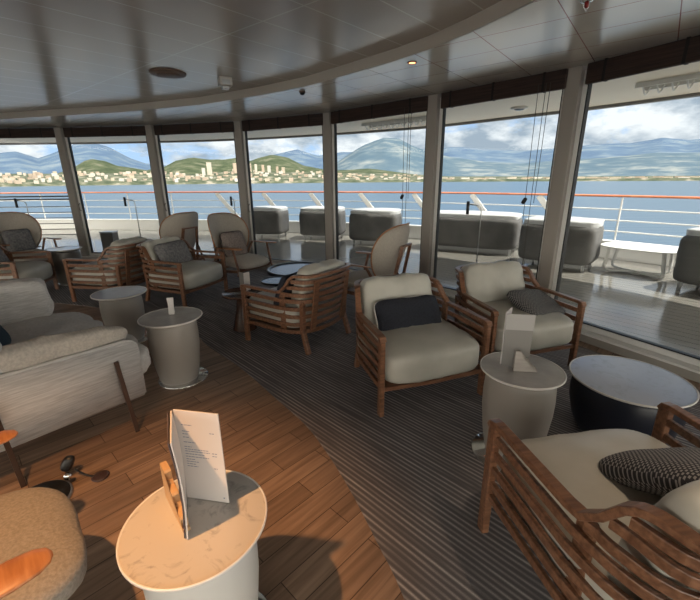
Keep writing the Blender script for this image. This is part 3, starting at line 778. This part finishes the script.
drum('drum_table', -1.40, 2.83, .54, .232, 'drum', 'grey_top', 'grey drum table with a small upright card, beside the sofa', z=0)
drum('drum_table', -2.28, 3.66, .50, .245, 'drum', 'marble_blue', 'grey drum table with pale marble top, farther of the two by the sofa', z=0, rb=.78)
drum('drum_table', -4.46, 5.98, .55, .24, 'drum_dark', 'marble_blue', 'dark taupe drum table beside the far left lounge chair', rb=.86)
drum('coffee_table', 1.69, 2.08, .38, .322, 'navy_lacquer', 'marble_blue', 'low wide navy drum coffee table with white marble top at the window', rb=.93, plate=False)

# small marble table at far left edge
t = thing('pedestal_table', 'dark wooden pedestal table with a flared foot and white menu card', 'side table', (-1.15, 3.93, Zc))
bm = bmesh.new(); lathe(bm, [(.17, .375), (.205, .385), (.212, .41), (.198, .412), (.19, .400)], 48); obj('table_top', bm, 'dark_wood', t, True)
bm = bmesh.new(); lathe(bm, [(.125, 0), (.125, .01), (.075, .22), (.055, .385)], 40); obj('pedestal', bm, 'dark_wood', t, True)
t = thing('round_table', 'black-rimmed round low table behind the centre lounge chair', 'coffee table', (-.68, 5.02, Zc))
bm = bmesh.new(); lathe(bm, [(.40, .375), (.425, .38), (.425, .42), (.385, .42), (.385, .405)], 64); obj('rim', bm, 'black_rim', t, True)
bm = bmesh.new(); lathe(bm, [(.393, .40), (.393, .409)], 64); obj('table_top', bm, 'glass_top', t)
bm = bmesh.new(); lathe(bm, [(.22, 0), (.22, .015), (.05, .03), (.05, .37), (.12, .386)], 40); obj('pedestal', bm, 'black_rim', t, True)
t = thing('round_table', 'small black-rimmed table beside the centre chair armrest', 'side table', (-.86, 4.38, Zc))
bm = bmesh.new(); lathe(bm, [(.17, .40), (.185, .405), (.185, .425), (.17, .425), (.17, .415)], 48); obj('rim', bm, 'black_rim', t, True)
bm = bmesh.new(); lathe(bm, [(.168, .41), (.168, .419)], 48); obj('table_top', bm, 'glass_top', t)
bm = bmesh.new(); lathe(bm, [(.12, 0), (.12, .012), (.03, .03), (.03, .39), (.07, .401)], 32); obj('pedestal', bm, 'black_rim', t, True)

# ------------------------------------------------------------------ menus and card holders
def leaf(bm, p0, p1, h, th=.004, lean=0, bow=0, z=0):
    """upright page between ground points p0, p1"""
    p0, p1 = Vector(p0), Vector(p1); d = (p1-p0).normalized(); n = Vector((-d.y, d.x)); rows = []
    K = 8
    for s in (-1, 1):
        for k in range(K+1):
            f = k/K; q = [p0+n*(lean*f+bow*math.sin(PI*f)+s*th/2), p1+n*(lean*f+bow*math.sin(PI*f)+s*th/2)]
            rows.append([bm.verts.new((v.x, v.y, z+h*f)) for v in q])
    A, B = rows[:K+1], rows[K+1:]
    for S in (A, B):
        for k in range(K): bm.faces.new((S[k][0], S[k][1], S[k+1][1], S[k+1][0]))
    for k in range(K):
        for c in (0, 1): bm.faces.new((A[k][c], A[k+1][c], B[k+1][c], B[k][c]))
    bm.faces.new((A[0][0], A[0][1], B[0][1], B[0][0])); bm.faces.new((A[K][0], A[K][1], B[K][1], B[K][0]))
t = thing('menu', 'tall folded white menu with printed lines standing on the marble table', 'menu', (-.478, .94, .545))
S, Rr, Lf = (-.068, .088), (.078, .062), (-.005, -.072)
bm = bmesh.new(); leaf(bm, S, Rr, .335, lean=.0); obj('printed_page', bm, 'paper', t)
bm = bmesh.new(); leaf(bm, (S[0]-.004, S[1]-.006), Lf, .335, bow=.008); obj('front_cover', bm, 'paper', t)
bm = bmesh.new(); leaf(bm, (S[0]-.013, S[1]-.010), (Lf[0]-.010, Lf[1]+.004), .332, .003, bow=.010); obj('inner_page', bm, 'paper_dark', t)
# printed text lines on the page
d = (Vector(Rr)-Vector(S)); dn = d.normalized(); nn = Vector((dn.y, -dn.x))
bm = bmesh.new()
lines = [(.285, .02, .055), (.262, .02, .045), (.252, .02, .038), (.240, .02, .040), (.222, .02, .060), (.205, .02, .045), (.196, .02, .10), (.188, .02, .105), (.178, .02, .085), (.168, .02, .10), (.158, .02, .05), (.149, .02, .062), (.140, .02, .05), (.131, .02, .058), (.262, .112, .127), (.188, .112, .129), (.178, .112, .127), (.131, .112, .124)]
for (z, a0, a1) in lines:
    x_ = a0
    while x_ < a1:
        wl = random.uniform(.006, .013); wl = min(wl, a1-x_)
        c = Vector(S)+dn*(x_+wl/2)+nn*.0024
        add_box(bm, (wl, .0006, .0022), (c.x, c.y, z), math.atan2(dn.y, dn.x)); x_ += wl+.002
c = Vector(S)+dn*.134+nn*.0024; add_box(bm, (.005, .0006, .004), (c.x, c.y, .018), math.atan2(dn.y, dn.x))
obj('printed_text', bm, 'ink', t)

def wedge(x, y, z, rz, label, m='ash', h=.13, b_=.11, th=.022):
    t = thing('card_holder', label, 'card holder', (x, y, z), rz)
    prof = [(0, 0), (b_, 0), (b_, .012)]
    K = 3
    prof = [(0, 0), (b_+.008, 0), (b_+.008, .010)]
    for k in range(K):
        xa, xb, z1 = b_*(1-k/K), b_*(1-(k+1)/K), h*(k+1)/K
        prof += [(xa-.004, z1-h/K+.012), (xa-.006, z1-.006), (xa-.012, z1), (xb+.006, z1)]
    prof = prof[:-1]
    prof += [(.008, h), (0, h)]
    bm = bmesh.new()
    lo = [bm.verts.new((p[0], -th/2, p[1])) for p in prof]; hi = [bm.verts.new((p[0], th/2, p[1])) for p in prof]; n = len(prof)
    fs = [bm.faces.new(lo), bm.faces.new(hi[::-1])]
    for i in range(n): bm.faces.new((lo[i], hi[i], hi[(i+1) % n], lo[(i+1) % n]))
    bmesh.ops.triangulate(bm, faces=fs)
    obj('stepped_block', bm, m, t)
    return t
wedge(-.612, 1.035, .545, math.radians(-50), 'stepped wooden card holder glowing orange, beside the printed menu', h=.135, b_=.175, th=.020)
t = thing('menu', 'folded grey menu standing on the grey drum table by the windows', 'menu', (.93, 1.97, .549))
bm = bmesh.new(); leaf(bm, (-.085, -.02), (.055, -.045), .215); obj('grey_cover', bm, 'paper_grey', t)
bm = bmesh.new(); leaf(bm, (-.087, -.0203), (.057, -.0453), .090, .0055, z=.214); obj('pale_band', bm, mat('light grey paper', (.40, .39, .38), .6), t)
bm = bmesh.new(); leaf(bm, (-.088, -.012), (-.02, .075), .31); obj('inner_page', bm, 'paper', t)
wedge(.885, 1.885, .549, math.radians(-8), 'stepped pale card holder standing in front of the grey menu', m='ash_shaded', h=.118, b_=.115)
t = thing('place_card', 'small white card leaning upright on the drum table beside the sofa', 'card', (-1.40, 2.87, .545), math.radians(20))
bm = bmesh.new(); leaf(bm, (-.03, 0), (.012, -.008), .13, lean=.03); leaf(bm, (-.028, .05), (.014, .042), .13, lean=-.022); obj('card', bm, 'paper', t)
t = thing('menu', 'small white and grey menu on the dark pedestal table', 'menu', (-1.12, 4.0, .412), 0)
bm = bmesh.new(); leaf(bm, (-.07, .03), (-.01, -.03), .20); obj('grey_page', bm, 'paper_grey', t)
bm = bmesh.new(); leaf(bm, (-.006, -.03), (.04, .03), .20); obj('white_page', bm, 'paper', t)
# ------------------------------------------------------------------ sofa
LS = 1.55; th = math.radians(142)
cx, cy = -1.63-LS/2*.788, 1.94+LS/2*.616
sf = thing('sofa', 'light grey woven fabric sofa with slim brown metal legs at left', 'sofa', (cx, cy, 0), th)
for s in (-1,):
    bm = bmesh.new()
    P = [(-.42, .195), (.42, .215), (.43, .60), (.40, .62), (-.37, .605), (-.41, .585), (-.425, .54)]
    lo = [bm.verts.new((s*(LS/2-.03), p[0], p[1])) for p in P]; hi = [bm.verts.new((s*(LS/2+.03), p[0], p[1])) for p in P]
    bm.faces.new(lo); bm.faces.new(hi[::-1])
    for i in range(len(P)): bm.faces.new((lo[i], hi[i], hi[(i+1) % len(P)], lo[(i+1) % len(P)]))
    bmesh.ops.bevel(bm, geom=bm.edges[:], offset=.014, segments=3, affect='EDGES')
    obj('arm_panel', bm, 'sofa', sf, True)
for s in (-1, 1):
    for y, y2 in ((-.30, -.27), (.29, .31)):
        bm = bmesh.new(); xx = LS/2+.03 if s < 0 else LS/2-.12
        sweep(bm, [(s*(xx+.045), y, 0), (s*(xx+.015), y2, .50 if s < 0 else .22)], .014, .024, up=Vector((0, 1, 0))); obj('leg', bm, 'bronze', sf)
bm = bmesh.new(); add_box(bm, (LS-.02, .06, .44), (0, .40, .42), Matrix.Rotation(math.radians(-8), 4, 'X'), .02); obj('back_panel', bm, 'sofa', sf, True)
bm = bmesh.new(); add_box(bm, (LS-.06, .80, .09), (0, -.01, .235), None, .02); obj('seat_deck', bm, 'sofa', sf, True)
for s in (-1, 1):
    bm = bmesh.new(); cushion(bm, (LS/2-.02, .88, .22), (s*(LS/4-.01), -.13, .37), None, 4, .03, .03, s*4, 16); obj('seat_cushion', bm, 'sofa_cushion', sf, True)
    bm = bmesh.new(); cushion(bm, (LS/2-.05, .20, .38), (s*(LS/4-.01), .26, .63), Rx(math.radians(-12)), 5, 0, .03, s*9, 16); obj('back_cushion', bm, 'sofa', sf, True)
bm = bmesh.new(); cushion(bm, (.14, .82, .22), (-(LS/2-.085), .0, .615), Ry(math.radians(-14)) @ Rx(math.radians(3)), 3.0, 0, .03, 3, 16); obj('arm_cushion', bm, 'bolster', sf, True)
p = (-2.26, 2.36)
pillow('throw_pillow', (.44, .40, .13), 'teal', 'deep teal pillow on the light grey sofa at the left edge', (p[0]-.12, p[1]-.05, .64), (math.radians(-25), 0, th-.3))

bm = bmesh.new(); cushion(bm, (.22, .74, .36), (LS/2-.13, .02, .635), None, 5, 0, .03, 8, 16); obj('arm_cushion', bm, 'sofa', sf, True)
# ------------------------------------------------------------------ things under / near the sofa
t = thing('lamp_base', 'dark round floor-lamp base with silver rim on the wood under the sofa', 'lamp base', (-1.58, 1.56, 0))
bm = bmesh.new(); lathe(bm, [(.135, 0), (.14, .006), (.138, .014), (.132, .016)], 48); obj('silver_rim', bm, 'steel', t, True)
bm = bmesh.new(); lathe(bm, [(.131, .014), (.128, .020), (.02, .024)], 48); obj('disc', bm, 'black', t, True)
t = thing('camera_strap_bundle', 'small black gadget with a shiny lens and loose strap on the wood floor', 'gadget', (-1.53, 1.72, 0), .4)
t.scale = (1.1, 1.1, 1.1)
bm = bmesh.new(); cushion(bm, (.10, .075, .075), (0, 0, .038), Rz(.4), 4, 0, .02, 3, 8); cushion(bm, (.05, .045, .085), (-.005, .015, .085), Ry(.5), 3, 0, .02, 7, 8); obj('body', bm, 'black', t, True)
bm = bmesh.new(); sweep(bm, [(.0, -.030, .045), (.0, -.048, .047)], .034, .034, 12); obj('lens', bm, 'chrome', t, True)
bm = bmesh.new(); sweep(bm, smooth_path([(.02, 0, .05), (.06, -.01, .012), (.10, -.035, .006)], 5), .010, .008, 6); obj('strap', bm, 'black', t, True)
bm = bmesh.new(); lathe(bm, [(.036, 0), (.040, .006), (.03, .010)], 24, (.13, -.045, 0)); obj('flat_disc', bm, mat('dark brown puck', (.05, .03, .03), .5), t, True)

# ------------------------------------------------------------------ blind cords
for (x, y, lab, z0) in ((.72, 5.33, 'dark blind cords with a tied bundle left of the centre-right pillar', 1.36), (1.84, 4.14, 'dark blind cords with a tied bundle left of the right-hand pillar', 1.36)):
    t = thing('blind_cord', lab, 'cord', (x, y, 0), math.atan2(-1.19, 1.08))
    for q, zz in ((0, .95), (.07, .6), (.11, 1.3)):
        bm = bmesh.new(); sweep(bm, [(q, -.02, 2.40), (q*.9, -.01, 1.6), (q*.8, 0, zz)], .006, .006, 6, up=Vector((0, 1, 0))); obj('string', bm, 'cord', t, True)
    bm = bmesh.new(); cushion(bm, (.035, .03, .07), (.012, -.012, z0+.04), Ry(.4), 3, 0, .01, 2, 6); cushion(bm, (.04, .03, .07), (-.008, -.012, z0-.04), Ry(.5), 3, 0, .01, 5, 6); obj('cord_bundle', bm, 'black', t, True)

# ------------------------------------------------------------------ ceiling fittings
t = thing('ceiling_vent', 'round brown air vent in the satin plank ceiling', 'vent', (-1.82, 4.40, 2.59))
bm = bmesh.new(); lathe(bm, [(.175, 0), (.17, -.014), (.15, -.018)], 40); obj('ring', bm, 'vent', t, True)
bm = bmesh.new(); lathe(bm, [(.12, -.016), (.10, -.026)], 36); obj('disc', bm, 'vent', t, True)
t = thing('motion_sensor', 'small white box sensor hanging from the plank ceiling', 'sensor', (-1.31, 4.60, 2.59), .5)
bm = bmesh.new(); add_box(bm, (.13, .12, .085), (0, 0, -.043), None, .008); obj('housing', bm, 'white_plastic', t)
bm = bmesh.new(); add_box(bm, (.08, .01, .045), (0, -.062, -.05), None, .003); obj('lens', bm, 'steel', t)
bm = bmesh.new(); add_box(bm, (.07, .07, .03), (0, 0, -.1), None, .006); obj('mount', bm, 'steel', t)
t = thing('camera_dome', 'tiny black dome on the soffit right of the box sensor', 'security camera', (-.52, 4.86, 2.5))
bm = bmesh.new(); lathe(bm, [(.035, 0), (.035, -.012)], 20); obj('ring', bm, 'vent', t, True)
bm = bmesh.new(); lathe(bm, [(.030, -.012), (.024, -.03), (.008, -.038)], 20); obj('dome', bm, 'black', t, True)
t = thing('downlight', 'small glowing amber downlight recessed in the soffit', 'ceiling light', (.55, 3.75, 2.5))
bm = bmesh.new(); lathe(bm, [(.042, 0), (.040, -.006), (.03, -.006), (.03, -.001)], 28); obj('trim_ring', bm, 'vent', t, True)
bm = bmesh.new(); lathe(bm, [(.029, -.001), (.029, -.004)], 24); obj('bulb', bm, 'bulb', t)
t = thing('sprinkler', 'chrome and red fire sprinkler hanging from the soffit at top right', 'sprinkler', (1.345, 2.56, 2.5))
bm = bmesh.new(); lathe(bm, [(.035, 0), (.033, -.01), (.015, -.014)], 24); obj('collar', bm, 'chrome', t, True)
bm = bmesh.new(); lathe(bm, [(.010, -.012), (.012, -.035), (.006, -.04)], 16); obj('bulb', bm, mat('red glass bulb', (.25, .02, .02), .2), t, True)
bm = bmesh.new(); sweep(bm, [(.012, 0, -.01), (.016, 0, -.03), (0, 0, -.055), (-.016, 0, -.03), (-.012, 0, -.01)], .004, .004, 6, up=Vector((0, 1, 0))); obj('yoke', bm, 'chrome', t, True)

# warm ceiling spot over the near table and its lamp
def ceiling_spot(x, y, energy, lab, size=1.25, blend=.5, tx=0, ty=0, col=(1, .56, .24), z=2.59, rad=.035):
    t = thing('spotlight', lab, 'ceiling light', (x, y, z))
    bm = bmesh.new(); lathe(bm, [(.055, 0), (.052, -.008), (.04, -.008)], 28); obj('trim_ring', bm, 'vent', t, True)
    bm = bmesh.new(); lathe(bm, [(.038, -.002), (.038, -.006)], 24); obj('bulb', bm, 'bulb', t)
    l = bpy.data.lights.new('warm_beam', 'SPOT'); l.energy = energy; l.color = col; l.spot_size = size; l.spot_blend = blend; l.shadow_soft_size = rad
    o = bpy.data.objects.new('warm_beam', l); COL.objects.link(o); o.parent = t; o.location = (0, 0, -.02)
    o.rotation_euler = Vector((-tx, -ty, 2.5)).to_track_quat('Z', 'Y').to_euler()
ceiling_spot(-1.12, .40, 195, 'recessed warm spotlight above the bottom left armchair', 1.0, .7, .12, .62, (1, .50, .20))

ceiling_spot(1.25, .75, 42, 'recessed warm spotlight above the nearest slatted lounge chair', 0.8, .9, -.08, .30, (1, .76, .54))
